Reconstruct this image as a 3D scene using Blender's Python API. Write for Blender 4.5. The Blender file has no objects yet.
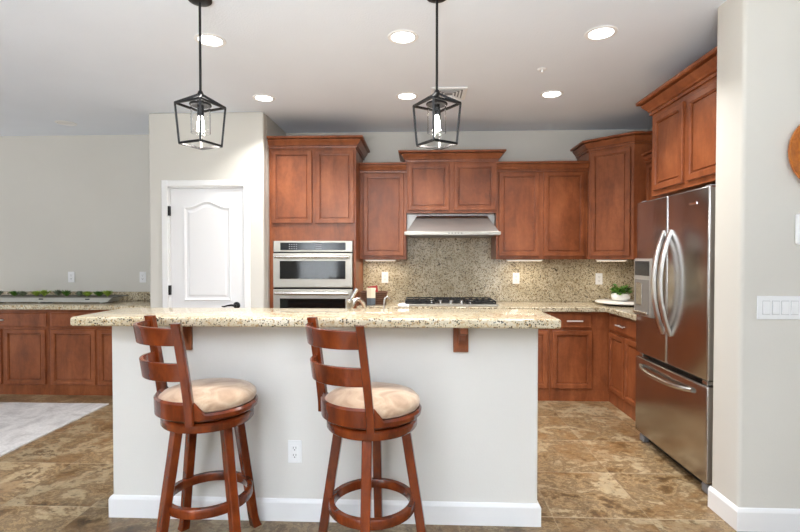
import bpy, bmesh, math, random
from mathutils import Vector, Matrix
R = math.radians
C = bpy.context.scene.collection
SC = bpy.context.scene
random.seed(7)

# ---------------------------------------------------------------- camera
cam_d = bpy.data.cameras.new('camera')
cam_d.sensor_width = 36.0
cam_d.lens = 475.0 / 800.0 * 36.0
cam_d.clip_start = 0.05
cam = bpy.data.objects.new('camera', cam_d)
C.objects.link(cam)
cam.location = (0, 0, 1.385)
cam.rotation_euler = (R(90 - 1.0), 0, R(2.3))
SC.camera = cam

# ---------------------------------------------------------------- world, large lights, exposure
world = bpy.data.worlds.new('world')
SC.world = world
world.use_nodes = True
bg = world.node_tree.nodes['Background']
bg.inputs[0].default_value = (1.0, 0.98, 0.95, 1)
bg.inputs[1].default_value = 1.1

def area(name, loc, rot, sx, sy, power, color=(1, 1, 1), shape='RECTANGLE', spread=180):
    d = bpy.data.lights.new(name, 'AREA')
    d.shape = shape
    d.size = sx
    if shape == 'RECTANGLE':
        d.size_y = sy
    d.energy = power
    d.color = color
    d.spread = R(spread)
    o = bpy.data.objects.new(name, d)
    o.location = loc
    o.rotation_euler = rot
    C.objects.link(o)
    return o

# added fill behind the camera, aimed up at the ceiling, standing in for a flash
area('ceiling_fill', (-0.6, -1.5, 0.95), (R(169), 0, 0), 1.6, 1.2, 260, (0.92, 0.96, 1.0), 'RECTANGLE', 150)

SC.view_settings.view_transform = 'Standard'
SC.view_settings.look = 'None'
SC.view_settings.gamma = 1.0
SC.view_settings.use_curve_mapping = False
SC.view_settings.exposure = 0.36

# ---------------------------------------------------------------- materials
def s2l(r, g, b):
    f = lambda c: (c / 255 / 12.92) if c <= 10 else ((c / 255 + 0.055) / 1.055) ** 2.4
    return (f(r), f(g), f(b), 1)

class NT:
    def __init__(self, name):
        self.m = bpy.data.materials.new(name)
        self.m.use_nodes = True
        self.t = self.m.node_tree
        self.n = self.t.nodes
        self.b = self.n['Principled BSDF']
    def node(self, typ, **kw):
        n = self.n.new(typ)
        for k, v in kw.items():
            setattr(n, k, v)
        return n
    def link(self, a, b):
        self.t.links.new(a, b)
    def ramp(self, fac, stops, interp='LINEAR'):
        r = self.node('ShaderNodeValToRGB')
        cr = r.color_ramp
        cr.interpolation = interp
        while len(cr.elements) > 1:
            cr.elements.remove(cr.elements[-1])
        cr.elements[0].position = stops[0][0]
        cr.elements[0].color = stops[0][1]
        for p, c in stops[1:]:
            e = cr.elements.new(p)
            e.color = c
        self.link(fac, r.inputs[0])
        return r.outputs[0]
    def coords(self, scale=(1, 1, 1), kind='Object'):
        tc = self.node('ShaderNodeTexCoord')
        mp = self.node('ShaderNodeMapping')
        mp.inputs['Scale'].default_value = scale
        self.link(tc.outputs[kind], mp.inputs[0])
        return mp.outputs[0]
    def noise(self, vec, scale, detail=4, rough=0.5, dist=0.0):
        n = self.node('ShaderNodeTexNoise')
        n.inputs['Scale'].default_value = scale
        n.inputs['Detail'].default_value = detail
        n.inputs['Roughness'].default_value = rough
        n.inputs['Distortion'].default_value = dist
        self.link(vec, n.inputs['Vector'])
        return n
    def mix(self, fac, a, b, mode='MIX'):
        n = self.node('ShaderNodeMix', data_type='RGBA', blend_type=mode)
        for s, v in ((0, fac), (6, a), (7, b)):
            if hasattr(v, 'is_output'):
                self.link(v, n.inputs[s])
            else:
                n.inputs[s].default_value = v
        return n.outputs[2]
    def math(self, op, a, b=None):
        n = self.node('ShaderNodeMath', operation=op)
        for i, v in enumerate((a, b)):
            if v is None:
                continue
            if hasattr(v, 'is_output'):
                self.link(v, n.inputs[i])
            else:
                n.inputs[i].default_value = v
        return n.outputs[0]
    def bump(self, h, strength=0.1, dist=0.01):
        n = self.node('ShaderNodeBump')
        n.inputs['Strength'].default_value = strength
        n.inputs['Distance'].default_value = dist
        self.link(h, n.inputs['Height'])
        self.link(n.outputs[0], self.b.inputs['Normal'])

def plain(name, col, rough=0.5, metal=0.0, coat=0.0, emit=None, emit_s=0.0):
    t = NT(name)
    t.b.inputs['Base Color'].default_value = col
    t.b.inputs['Roughness'].default_value = rough
    t.b.inputs['Metallic'].default_value = metal
    t.b.inputs['Coat Weight'].default_value = coat
    if emit:
        t.b.inputs['Emission Color'].default_value = emit
        t.b.inputs['Emission Strength'].default_value = emit_s
    return t.m

def paint(name, col, rough=0.75, bump=0.12):
    t = NT(name)
    v = t.coords()
    n = t.noise(v, 1.3, 3)
    c2 = tuple(x * 0.965 for x in col[:3]) + (1,)
    t.link(t.ramp(n.outputs['Fac'], [(0.35, c2), (0.65, col)]), t.b.inputs['Base Color'])
    t.b.inputs['Roughness'].default_value = rough
    n2 = t.noise(v, 90, 3)
    t.bump(n2.outputs['Fac'], bump, 0.004)
    return t.m

def wood(name, dark, mid, light, rough=0.33, coat=0.12, sc=1.0, spec=0.35, streak=0.5):
    t = NT(name)
    v = t.coords((2.2 * sc, 2.2 * sc, 0.8 * sc))
    n = t.noise(v, 3.4, 6, 0.6, 0.5)
    c = t.ramp(n.outputs['Fac'], [(0.30, dark), (0.5, mid), (0.72, light)])
    v2 = t.coords((45 * sc, 45 * sc, 2.0 * sc))
    n2 = t.noise(v2, 4.0, 3, 0.5)
    k = 1 - 0.24 * streak
    c2 = t.ramp(n2.outputs['Fac'], [(0.3, (k, k, k, 1)), (0.62, (1, 1, 1, 1))])
    m = t.mix(1.0, c, c2, 'MULTIPLY')
    v3 = t.coords()
    n3 = t.noise(v3, 28, 4, 0.6)
    c3 = t.ramp(n3.outputs['Fac'], [(0.35, (0.90, 0.89, 0.88, 1)), (0.65, (1.04, 1.04, 1.04, 1))])
    m = t.mix(1.0, m, c3, 'MULTIPLY')
    t.link(m, t.b.inputs['Base Color'])
    t.b.inputs['Roughness'].default_value = rough
    t.b.inputs['Coat Weight'].default_value = coat
    t.b.inputs['Coat Roughness'].default_value = 0.2
    t.b.inputs['Specular IOR Level'].default_value = spec
    return t.m

def granite(name, lightc, midc, brownc, darkc, rough=0.12, dens=1.0, vs=120, ns=60):
    t = NT(name)
    v = t.coords()
    big = t.noise(v, 9, 4, 0.6, 0.4)
    base = t.ramp(big.outputs['Fac'], [(0.32, midc), (0.62, lightc)])
    n1 = t.noise(v, ns, 5, 0.65)
    f1 = t.ramp(n1.outputs['Fac'], [(0.52, (0, 0, 0, 1)), (0.60, (1, 1, 1, 1))])
    c = t.mix(f1, base, brownc)
    vo = t.node('ShaderNodeTexVoronoi')
    vo.inputs['Scale'].default_value = vs
    t.link(v, vo.inputs['Vector'])
    nb = t.noise(v, 26, 3, 0.6)
    lim = t.math('MULTIPLY', nb.outputs['Fac'], 0.72 * dens)
    less = t.math('LESS_THAN', vo.outputs['Distance'], t.math('SUBTRACT', lim, 0.10))
    sepc = t.node('ShaderNodeSeparateColor')
    t.link(vo.outputs['Color'], sepc.inputs[0])
    pick = t.math('LESS_THAN', sepc.outputs[0], 0.42 * dens)
    f2 = t.math('MULTIPLY', less, pick)
    c = t.mix(f2, c, darkc)
    n3 = t.noise(v, 130, 2, 0.5)
    f3 = t.ramp(n3.outputs['Fac'], [(0.58, (0, 0, 0, 1)), (0.66, (1, 1, 1, 1))])
    c = t.mix(t.math('MULTIPLY', f3, 0.6), c, (min(1, lightc[0] * 1.25), min(1, lightc[1] * 1.25), min(1, lightc[2] * 1.25), 1))
    t.link(c, t.b.inputs['Base Color'])
    t.b.inputs['Roughness'].default_value = rough
    return t.m

def steel(name, col, rough=0.3, streak=(2, 2, 220), aniso=0.0):
    t = NT(name)
    v = t.coords(streak)
    n = t.noise(v, 1.5, 3)
    c2 = tuple(x * 0.965 for x in col[:3]) + (1,)
    t.link(t.ramp(n.outputs['Fac'], [(0.3, c2), (0.7, col)]), t.b.inputs['Base Color'])
    t.b.inputs['Metallic'].default_value = 1.0
    r = t.node('ShaderNodeMapRange')
    r.inputs[3].default_value = rough * 0.95
    r.inputs[4].default_value = rough * 1.05
    t.link(n.outputs['Fac'], r.inputs[0])
    t.link(r.outputs[0], t.b.inputs['Roughness'])
    t.b.inputs['Anisotropic'].default_value = aniso
    return t.m

def glass(name, col=(1, 1, 1, 1), rough=0.0):
    t = NT(name)
    t.b.inputs['Base Color'].default_value = col
    t.b.inputs['Roughness'].default_value = rough
    t.b.inputs['Transmission Weight'].default_value = 1.0
    t.b.inputs['IOR'].default_value = 1.2
    return t.m

def floor_mat():
    t = NT('slate_look_tile')
    TX, TY, OX, OY = 0.508, 0.541, 0.716, 2.545
    tc = t.node('ShaderNodeTexCoord')
    sep = t.node('ShaderNodeSeparateXYZ')
    t.link(tc.outputs['Object'], sep.inputs[0])
    ux = t.math('DIVIDE', t.math('SUBTRACT', sep.outputs[0], OX), TX)
    uy = t.math('DIVIDE', t.math('SUBTRACT', sep.outputs[1], OY), TY)
    ix, iy = t.math('FLOOR', ux), t.math('FLOOR', uy)
    fx, fy = t.math('SUBTRACT', ux, ix), t.math('SUBTRACT', uy, iy)
    ex = t.math('MINIMUM', fx, t.math('SUBTRACT', 1.0, fx))
    ey = t.math('MINIMUM', fy, t.math('SUBTRACT', 1.0, fy))
    e = t.math('MINIMUM', ex, ey)
    grout = t.math('LESS_THAN', e, 0.006)
    idv = t.node('ShaderNodeCombineXYZ')
    t.link(ix, idv.inputs[0]); t.link(iy, idv.inputs[1])
    wn = t.node('ShaderNodeTexWhiteNoise', noise_dimensions='3D')
    t.link(idv.outputs[0], wn.inputs['Vector'])
    off = t.node('ShaderNodeVectorMath', operation='SCALE')
    t.link(wn.outputs['Color'], off.inputs[0]); off.inputs['Scale'].default_value = 7.0
    add = t.node('ShaderNodeVectorMath', operation='ADD')
    t.link(tc.outputs['Object'], add.inputs[0]); t.link(off.outputs[0], add.inputs[1])
    mp = t.node('ShaderNodeMapping')
    mp.inputs['Rotation'].default_value = (0, 0, R(24))
    mp.inputs['Scale'].default_value = (1.0, 1.2, 1.0)
    t.link(add.outputs[0], mp.inputs[0])
    v = mp.outputs[0]
    n = t.noise(v, 3.3, 10, 0.72, 0.3)
    c = t.ramp(n.outputs['Fac'], [(0.30, s2l(74, 57, 38)), (0.40, s2l(118, 92, 60)), (0.455, s2l(172, 148, 112)), (0.475, s2l(122, 101, 74)),
                                  (0.53, s2l(160, 138, 106)), (0.545, s2l(182, 164, 132)), (0.61, s2l(176, 160, 130)), (0.625, s2l(118, 98, 72)), (0.74, s2l(158, 138, 106))])
    n2 = t.noise(v, 2.2, 7, 0.65, 0.3)
    f2 = t.ramp(n2.outputs['Fac'], [(0.52, (0, 0, 0, 1)), (0.56, (1, 1, 1, 1)), (0.66, (0.6, 0.6, 0.6, 1))])
    c = t.mix(t.math('MULTIPLY', f2, 0.55), c, s2l(142, 108, 70))
    n3 = t.noise(v, 16, 8, 0.75, 0.3)
    f3 = t.ramp(n3.outputs['Fac'], [(0.34, (0.42, 0.38, 0.34, 1)), (0.45, (0.90, 0.89, 0.88, 1)), (0.56, (1, 1, 1, 1)), (0.70, (1.12, 1.1, 1.06, 1))])
    c = t.mix(0.9, c, f3, 'MULTIPLY')
    tone = t.ramp(wn.outputs['Value'], [(0.0, (0.68, 0.67, 0.65, 1)), (1.0, (0.92, 0.89, 0.85, 1))])
    c = t.mix(1.0, c, tone, 'MULTIPLY')
    gw = t.math('ADD', t.math('MULTIPLY', t.math('LESS_THAN', ey, 0.006), 0.55), 0.28)
    c = t.mix(t.math('MULTIPLY', grout, gw), c, s2l(168, 152, 126))
    t.link(c, t.b.inputs['Base Color'])
    t.b.inputs['Roughness'].default_value = 0.32
    h = t.math('SUBTRACT', n3.outputs['Fac'], t.math('MULTIPLY', grout, 0.8))
    t.bump(h, 0.25, 0.004)
    return t.m

def suede_mat():
    t = NT('tan_suede')
    v = t.coords()
    n = t.noise(v, 7, 4, 0.6, 1.2)
    t.link(t.ramp(n.outputs['Fac'], [(0.34, s2l(158, 128, 103)), (0.50, s2l(180, 152, 126)), (0.64, s2l(198, 174, 148))]), t.b.inputs['Base Color'])
    t.b.inputs['Roughness'].default_value = 0.9
    t.b.inputs['Sheen Weight'].default_value = 0.35
    n2 = t.noise(v, 220, 2)
    t.bump(n2.outputs['Fac'], 0.15, 0.002)
    return t.m

def rug_mat():
    t = NT('pale_grey_rug')
    v = t.coords()
    n = t.noise(v, 3.5, 6, 0.7, 0.8)
    c = t.ramp(n.outputs['Fac'], [(0.33, s2l(176, 172, 172)), (0.5, s2l(206, 203, 202)), (0.66, s2l(218, 215, 213))])
    n2 = t.noise(v, 60, 3)
    f = t.ramp(n2.outputs['Fac'], [(0.4, (0.9, 0.9, 0.9, 1)), (0.6, (1, 1, 1, 1))])
    t.link(t.mix(1.0, c, f, 'MULTIPLY'), t.b.inputs['Base Color'])
    t.b.inputs['Roughness'].default_value = 0.95
    t.bump(n2.outputs['Fac'], 0.4, 0.004)
    return t.m

def wicker_mat():
    t = NT('dark_wicker')
    v = t.coords((1, 1, 1))
    w = t.node('ShaderNodeTexWave')
    w.inputs['Scale'].default_value = 38
    w.inputs['Distortion'].default_value = 1.5
    t.link(v, w.inputs['Vector'])
    t.link(t.ramp(w.outputs['Fac'], [(0.2, s2l(46, 28, 20)), (0.8, s2l(138, 98, 74))]), t.b.inputs['Base Color'])
    t.b.inputs['Roughness'].default_value = 0.6
    t.bump(w.outputs['Fac'], 0.6, 0.006)
    return t.m

def burl_mat():
    t = NT('orange_brown_burl')
    v = t.coords()
    n = t.noise(v, 10, 6, 0.65, 1.5)
    t.link(t.ramp(n.outputs['Fac'], [(0.3, s2l(138, 66, 12)), (0.5, s2l(190, 108, 32)), (0.7, s2l(214, 142, 62))]), t.b.inputs['Base Color'])
    t.b.inputs['Roughness'].default_value = 0.3
    t.b.inputs['Coat Weight'].default_value = 0.4
    return t.m

def leaf_mat(name, a, b):
    t = NT(name)
    v = t.coords()
    n = t.noise(v, 30, 3)
    t.link(t.ramp(n.outputs['Fac'], [(0.35, a), (0.65, b)]), t.b.inputs['Base Color'])
    t.b.inputs['Roughness'].default_value = 0.5
    return t.m

M = dict(
    wall=paint('warm_white_wall_paint', s2l(209, 206, 198)),
    island=paint('island_wall_paint', s2l(222, 220, 215)),
    ceil=paint('ceiling_paint', s2l(228, 234, 243), 0.9, 0.5),
    trim=plain('white_trim', s2l(232, 232, 232), 0.4),
    door=plain('white_door_paint', s2l(228, 228, 229), 0.4),
    plate=plain('white_plastic', s2l(234, 235, 236), 0.35),
    slot=plain('dark_slot', s2l(70, 70, 72), 0.6),
    wood=wood('cherry_cabinet_wood', s2l(114, 60, 33), s2l(140, 78, 45), s2l(162, 95, 58), 0.36),
    stool=wood('red_brown_stool_wood', s2l(72, 26, 8), s2l(108, 43, 13), s2l(138, 61, 22), 0.22, 0.4, 1.5),
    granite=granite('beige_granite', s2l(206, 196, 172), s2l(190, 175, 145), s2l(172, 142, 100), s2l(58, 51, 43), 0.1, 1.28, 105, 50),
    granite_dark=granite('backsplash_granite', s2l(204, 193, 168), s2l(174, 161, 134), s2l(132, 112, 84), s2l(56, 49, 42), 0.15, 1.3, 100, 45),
    floor=floor_mat(),
    suede=suede_mat(),
    rug=rug_mat(),
    wicker=wicker_mat(),
    burl=burl_mat(),
    steel=steel('brushed_steel', (0.46, 0.44, 0.395, 1), 0.42),
    steel_h=steel('brushed_steel_hood', (0.54, 0.53, 0.515, 1), 0.5, (2, 220, 220)),
    fridge=steel('dark_brushed_steel', (0.50, 0.482, 0.468, 1), 0.22, (2, 220, 2)),
    fridge_side=plain('fridge_grey_side', s2l(110, 104, 98), 0.45, 0.3),
    chrome=plain('satin_nickel', (0.55, 0.54, 0.52, 1), 0.25, 1.0),
    black=plain('black_metal', s2l(26, 25, 26), 0.45, 0.4),
    iron=plain('cast_iron', s2l(30, 30, 32), 0.6),
    blackglass=plain('black_oven_glass', s2l(14, 15, 16), 0.06),
    panel_dark=plain('control_panel_glass', s2l(30, 33, 38), 0.1),
    grey=plain('grey_plastic', s2l(128, 130, 134), 0.5),
    glass=glass('clear_glass'),
    pale=plain('pale_grey_plastic', s2l(182, 183, 185), 0.5),
    handle=plain('pale_satin_handle', (0.78, 0.78, 0.77, 1), 0.3, 1.0),
    pullm=plain('bright_satin_pull', (0.85, 0.84, 0.82, 1), 0.4, 0.7),
    silver=plain('silver_plastic', s2l(158, 154, 148), 0.3, 0.3),
    recess=plain('grey_recess', s2l(112, 108, 104), 0.2),
    bulb=plain('glowing_bulb', (1, 1, 1, 1), 0.3, 0, 0, (1, 0.95, 0.86, 1), 14.0),
    lens=plain('lit_downlight_lens', (1, 1, 1, 1), 0.3, 0, 0, (1, 0.98, 0.95, 1), 9.0),
    lens_off=plain('unlit_downlight_lens', s2l(225, 225, 225), 0.4),
    strip=plain('lit_strip_lens', (1, 1, 1, 1), 0.3, 0, 0, (1, 0.88, 0.68, 1), 2.5),
    pot=plain('white_ceramic', s2l(236, 234, 230), 0.35),
    soil=plain('dark_soil', s2l(78, 72, 52), 0.9),
    marble=plain('white_board', s2l(232, 231, 228), 0.3),
    leaf=leaf_mat('deep_green_leaf', s2l(44, 88, 26), s2l(100, 146, 52)),
    leaf2=leaf_mat('pale_green_succulent', s2l(122, 150, 48), s2l(172, 194, 84)),
    leaf3=leaf_mat('grey_green_succulent', s2l(92, 104, 84), s2l(140, 152, 124)),
    zinc=plain('pale_grey_metal', s2l(196, 196, 190), 0.45, 0.1),
    zinc_dark=plain('dark_zinc_rim', s2l(122, 120, 114), 0.45, 0.6),
    red=plain('red_paper', s2l(170, 34, 26), 0.5),
    cream=plain('cream_paper', s2l(232, 222, 196), 0.6),
    bluegrey=plain('blue_grey_card', s2l(92, 99, 106), 0.6),
    blind=plain('white_blind', s2l(225, 225, 222), 0.6),
    pane=plain('bright_window_pane', (0.8, 0.9, 1, 1), 0.2, 0, 0, (0.95, 0.98, 1.0, 1), 7.0),
    logo=plain('bright_badge', (0.9, 0.9, 0.9, 1), 0.15, 1.0),
)

# ---------------------------------------------------------------- mesh helpers
MW = {}
def mw(o):
    return MW.get(o.name, Matrix.Identity(4)) if o else Matrix.Identity(4)

def obj(name, bm, mat, parent=None, smooth=False, local=False, auto=None):
    """bm in world coordinates (or in the thing's own when local)"""
    m = mw(parent)
    if not local:
        bm.transform(m.inverted())
    bmesh.ops.recalc_face_normals(bm, faces=bm.faces)
    me = bpy.data.meshes.new(name)
    bm.to_mesh(me)
    bm.free()
    for mm in (mat if isinstance(mat, (list, tuple)) else [mat]):
        me.materials.append(mm)
    if smooth:
        for p in me.polygons:
            p.use_smooth = True
        me.set_sharp_from_angle(angle=R(auto or 40))
    o = bpy.data.objects.new(name, me)
    C.objects.link(o)
    if parent:
        o.parent = parent
    MW[o.name] = m
    return o

def thing(name, label, cat, loc=(0, 0, 0), rz=0.0, group=None):
    o = bpy.data.objects.new(name, None)
    o.empty_display_size = 0.1
    o.location = loc
    o.rotation_euler = (0, 0, rz)
    C.objects.link(o)
    MW[o.name] = Matrix.Translation(loc) @ Matrix.Rotation(rz, 4, 'Z')
    return tag(o, label, cat, group)

def tag(o, label, cat, group=None):
    o['label'] = label
    o['category'] = cat
    if group:
        o['group'] = group
    return o

def struct(o):
    o['kind'] = 'structure'
    return o

def dup(root, loc, rz, label=None, group=None):
    r = root.copy()
    C.objects.link(r)
    r.location = loc
    r.rotation_euler = (0, 0, rz)
    if label:
        r['label'] = label
    if group:
        r['group'] = group
    for ch in list(root.children):
        c = ch.copy(); C.objects.link(c); c.parent = r
        for g in ch.children:
            d = g.copy(); C.objects.link(d); d.parent = c
    return r

def B():
    return bmesh.new()

def box(bm, x0, x1, y0, y1, z0, z1, bev=0.0, seg=2, M4=None, edges='all'):
    vs = [bm.verts.new((x, y, z)) for x in (x0, x1) for y in (y0, y1) for z in (z0, z1)]
    idx = [(0, 1, 3, 2), (4, 6, 7, 5), (0, 4, 5, 1), (2, 3, 7, 6), (0, 2, 6, 4), (1, 5, 7, 3)]
    fs = [bm.faces.new([vs[i] for i in f]) for f in idx]
    if bev > 0:
        es = set(e for f in fs for e in f.edges)
        if edges == 'vert':
            es = {e for e in es if abs(e.verts[0].co.z - e.verts[1].co.z) > 1e-6}
        ret = bmesh.ops.bevel(bm, geom=list(es), offset=bev, segments=seg, profile=0.5, affect='EDGES', clamp_overlap=True)
        allv = set(v for v in vs if v.is_valid) | set(ret['verts'])
        vs = list(allv)
    if M4 is not None:
        bmesh.ops.transform(bm, matrix=M4, verts=[v for v in vs if v.is_valid])
    return vs

def prism(bm, pts, axis, a, b, M4=None):
    """extrude a polygon: axis 'z' pts=(x,y), 'y' pts=(x,z), 'x' pts=(y,z)"""
    def mk(p, t):
        return {'z': (p[0], p[1], t), 'y': (p[0], t, p[1]), 'x': (t, p[0], p[1])}[axis]
    A = [bm.verts.new(mk(p, a)) for p in pts]
    Bv = [bm.verts.new(mk(p, b)) for p in pts]
    bm.faces.new(A)
    bm.faces.new(Bv[::-1])
    n = len(pts)
    for i in range(n):
        bm.faces.new((A[i], A[(i + 1) % n], Bv[(i + 1) % n], Bv[i]))
    if M4 is not None:
        bmesh.ops.transform(bm, matrix=M4, verts=A + Bv)
    return A + Bv

def loft(bm, rings, closed=True, caps=True):
    """rings: lists of points, each ring a closed loop"""
    V = [[bm.verts.new(p) for p in r] for r in rings]
    n = len(rings[0])
    for i in range(len(V) - 1):
        for j in range(n):
            bm.faces.new((V[i][j], V[i][(j + 1) % n], V[i + 1][(j + 1) % n], V[i + 1][j]))
    if caps:
        bm.faces.new(V[0][::-1])
        bm.faces.new(V[-1])
    else:
        for j in range(n):
            if closed:
                bm.faces.new((V[-1][j], V[-1][(j + 1) % n], V[0][(j + 1) % n], V[0][j]))
    return V

def lathe(bm, prof, cx, cy, seg=32, cz=0.0, M4=None):
    """prof: (r,z) from bottom to top"""
    rings = []
    new = []
    for r, z in prof:
        if r < 1e-6:
            v = bm.verts.new((cx, cy, cz + z)); new.append(v)
            rings.append([v])
        else:
            rg = [bm.verts.new((cx + r * math.cos(2 * math.pi * i / seg), cy + r * math.sin(2 * math.pi * i / seg), cz + z)) for i in range(seg)]
            new += rg
            rings.append(rg)
    for a, b in zip(rings, rings[1:]):
        for i in range(seg):
            j = (i + 1) % seg
            if len(a) == 1 and len(b) == 1:
                continue
            if len(a) == 1:
                bm.faces.new((a[0], b[j], b[i]))
            elif len(b) == 1:
                bm.faces.new((a[i], a[j], b[0]))
            else:
                bm.faces.new((a[i], a[j], b[j], b[i]))
    for rg, flip in ((rings[0], True), (rings[-1], False)):
        if len(rg) > 1:
            bm.faces.new(rg[::-1] if flip else rg)
    if M4 is not None:
        bmesh.ops.transform(bm, matrix=M4, verts=new)
    return new

def tube(bm, pts, rad, seg=12, caps=True):
    P = [Vector(p) for p in pts]
    n = len(P)
    rads = rad if isinstance(rad, (list, tuple)) else [rad] * n
    tang = []
    for i in range(n):
        d = (P[min(i + 1, n - 1)] - P[max(i - 1, 0)])
        tang.append(d.normalized())
    up = Vector((0, 0, 1)) if abs(tang[0].z) < 0.9 else Vector((1, 0, 0))
    nrm = (up - tang[0] * up.dot(tang[0])).normalized()
    rings = []
    for i in range(n):
        nrm = (nrm - tang[i] * nrm.dot(tang[i])).normalized()
        bi = tang[i].cross(nrm)
        rings.append([P[i] + (nrm * math.cos(2 * math.pi * k / seg) + bi * math.sin(2 * math.pi * k / seg)) * rads[i] for k in range(seg)])
    loft(bm, rings, caps=caps)

def bar(bm, a, b, w, h=None, upv=(0, 0, 1)):
    """rectangular bar from a to b"""
    h = h or w
    a, b = Vector(a), Vector(b)
    d = (b - a).normalized()
    up = Vector(upv)
    if abs(d.dot(up)) > 0.95:
        up = Vector((1, 0, 0))
    s = d.cross(up).normalized()
    u = s.cross(d).normalized()
    rings = [[p + s * w / 2 * i + u * h / 2 * j for i, j in ((-1, -1), (1, -1), (1, 1), (-1, 1))] for p in (a, b)]
    loft(bm, rings)

def sweep(bm, path, prof):
    """profile (out, z) swept along a plan polyline; out is to the right of travel; mitred corners"""
    P = [Vector((p[0], p[1])) for p in path]
    n = len(P)
    rings = []
    for i in range(n):
        def nr(a, b):
            d = (b - a).normalized()
            return Vector((d.y, -d.x))
        if i == 0:
            m = nr(P[0], P[1])
        elif i == n - 1:
            m = nr(P[-2], P[-1])
        else:
            n1, n2 = nr(P[i - 1], P[i]), nr(P[i], P[i + 1])
            m = (n1 + n2)
            m = m / m.dot(n1)
        rings.append([(P[i].x + m.x * o, P[i].y + m.y * o, z) for o, z in prof])
    loft(bm, rings)

def bevel_obj(o, w=0.003, seg=2, ang=35):
    md = o.modifiers.new('edge_softening', 'BEVEL')
    md.width = w
    md.segments = seg
    md.limit_method = 'ANGLE'
    md.angle_limit = R(ang)
    md.harden_normals = False
    for p in o.data.polygons:
        p.use_smooth = True
    o.data.set_sharp_from_angle(angle=R(50))
    return o

def frame_mat(origin, rz):
    """local x along the face, local -y out of it, z up"""
    return Matrix.Translation(origin) @ Matrix.Rotation(rz, 4, 'Z')

def face_panel(bm, F, x0, x1, z0, z1, t=0.02, rail=0.047, flat=False):
    """cabinet door with a stepped recessed centre panel; back at local y=0, front at y=-t"""
    def loop(ins, y):
        return [(x0 + ins, y, z0 + ins), (x1 - ins, y, z0 + ins), (x1 - ins, y, z1 - ins), (x0 + ins, y, z1 - ins)]
    rail = min(rail, (z1 - z0) * 0.3)
    if flat:
        steps = [(0, 0), (0, -t + 0.007), (0.005, -t + 0.005), (0.012, -t)]
    else:
        steps = [(0, 0), (0, -t + 0.004), (0.004, -t), (rail - 0.010, -t), (rail - 0.008, -t + 0.005), (rail - 0.002, -t + 0.006), (rail, -t + 0.0185), (rail + 0.008, -t + 0.0185), (rail + 0.010, -t + 0.011)]
    V = [[bm.verts.new(F @ Vector(p)) for p in loop(i, y)] for i, y in steps]
    for a, b in zip(V, V[1:]):
        for j in range(4):
            bm.faces.new((a[j], a[(j + 1) % 4], b[(j + 1) % 4], b[j]))
    bm.faces.new(V[-1])
    bm.faces.new(V[0][::-1])

def door(F, x0, x1, z0, z1, parent, name='door', mat=None):
    b = B(); face_panel(b, F, x0, x1, z0, z1)
    return obj(name, b, mat or M['wood'], parent)

def drawer(F, x0, x1, z0, z1, parent, pull=None, half=0.075):
    b = B(); face_panel(b, F, x0, x1, z0, z1, flat=True)
    d = obj('drawer', b, M['wood'], parent)
    if pull is not None:
        b = B()
        zc = (z0 + z1) / 2
        p = lambda x, y: F @ Vector((x, y, zc))
        tube(b, [p(pull - half, -0.05), p(pull + half, -0.05)], 0.007, 10)
        for s in (-0.7, 0.7):
            tube(b, [p(pull + half * s, -0.012), p(pull + half * s, -0.05)], 0.0045, 8)
        pl = obj('pull', b, M['pullm'], d, True)
        pl['label'] = 'slim satin bar pull'
    return d

CROWN = lambda z0, h, p: [(-0.004, z0), (0.014, z0), (0.016, z0 + 0.12 * h), (0.010, z0 + 0.14 * h), (0.010, z0 + 0.20 * h), (0.022, z0 + 0.22 * h), (0.026, z0 + 0.32 * h),
                          (p * 0.46, z0 + 0.44 * h), (p * 0.62, z0 + 0.60 * h), (p * 0.70, z0 + 0.70 * h), (p * 0.40, z0 + 0.71 * h), (p * 0.40, z0 + 0.79 * h), (p * 0.92, z0 + 0.80 * h), (p, z0 + 0.86 * h), (p, z0 + h), (-0.004, z0 + h)]
def crown(path, z0, h, p, parent):
    b = B(); sweep(b, path, CROWN(z0, h, p))
    return obj('crown_moulding', b, M['wood'], parent)

# ================================================================ SETTING
YW, XR, ZC = 5.15, 2.43, 2.743
b = B(); box(b, -6.5, 4.2, -3.0, 5.35, -0.08, 0.0)
struct(obj('floor', b, M['floor']))
b = B(); box(b, -6.5, 4.2, -3.0, 5.35, ZC, ZC + 0.1)
struct(obj('ceiling', b, M['ceil']))
b = B(); box(b, -6.5, XR + 0.2, YW, YW + 0.15, 0, ZC)
struct(obj('wall_back', b, M['wall']))
b = B(); box(b, XR, XR + 0.15, 2.69, YW, 0, ZC)
struct(obj('wall_right', b, M['wall']))
# end of the wall at the right, rounded corners
b = B(); box(b, 1.622, 4.2, 2.46, 2.69, 0, ZC, 0.02, 4, edges='vert')
w = struct(obj('wall_near', b, M['wall'], smooth=True))
BBP = [(0, 0), (0.014, 0), (0.014, 0.097), (0.010, 0.106), (0.006, 0.112), (0, 0.116)]
b = B(); sweep(b, [(4.2, 2.46), (1.622, 2.46), (1.622, 2.69)][::-1], BBP)
struct(obj('baseboard_near', b, M['trim']))
# pantry closet
PX0, PX1, PY = -2.543, -1.450, 4.385
DX0, DX1, DZ = -2.355, -1.636, 2.05
b = B()
prism(b, [(PX0, 0), (DX0, 0), (DX0, DZ), (DX1, DZ), (DX1, 0), (PX1, 0), (PX1, ZC), (PX0, ZC)], 'y', PY, PY + 0.11)
struct(bevel_obj(obj('wall_pantry', b, M['wall']), 0.014, 3, 60))
b = B(); box(b, PX1 - 0.11, PX1, PY + 0.11, YW, 0, ZC)
struct(obj('wall_pantry_right', b, M['wall']))
b = B(); box(b, PX0, PX0 + 0.11, PY + 0.11, YW, 0, ZC)
struct(obj('wall_pantry_left', b, M['wall']))
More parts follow.
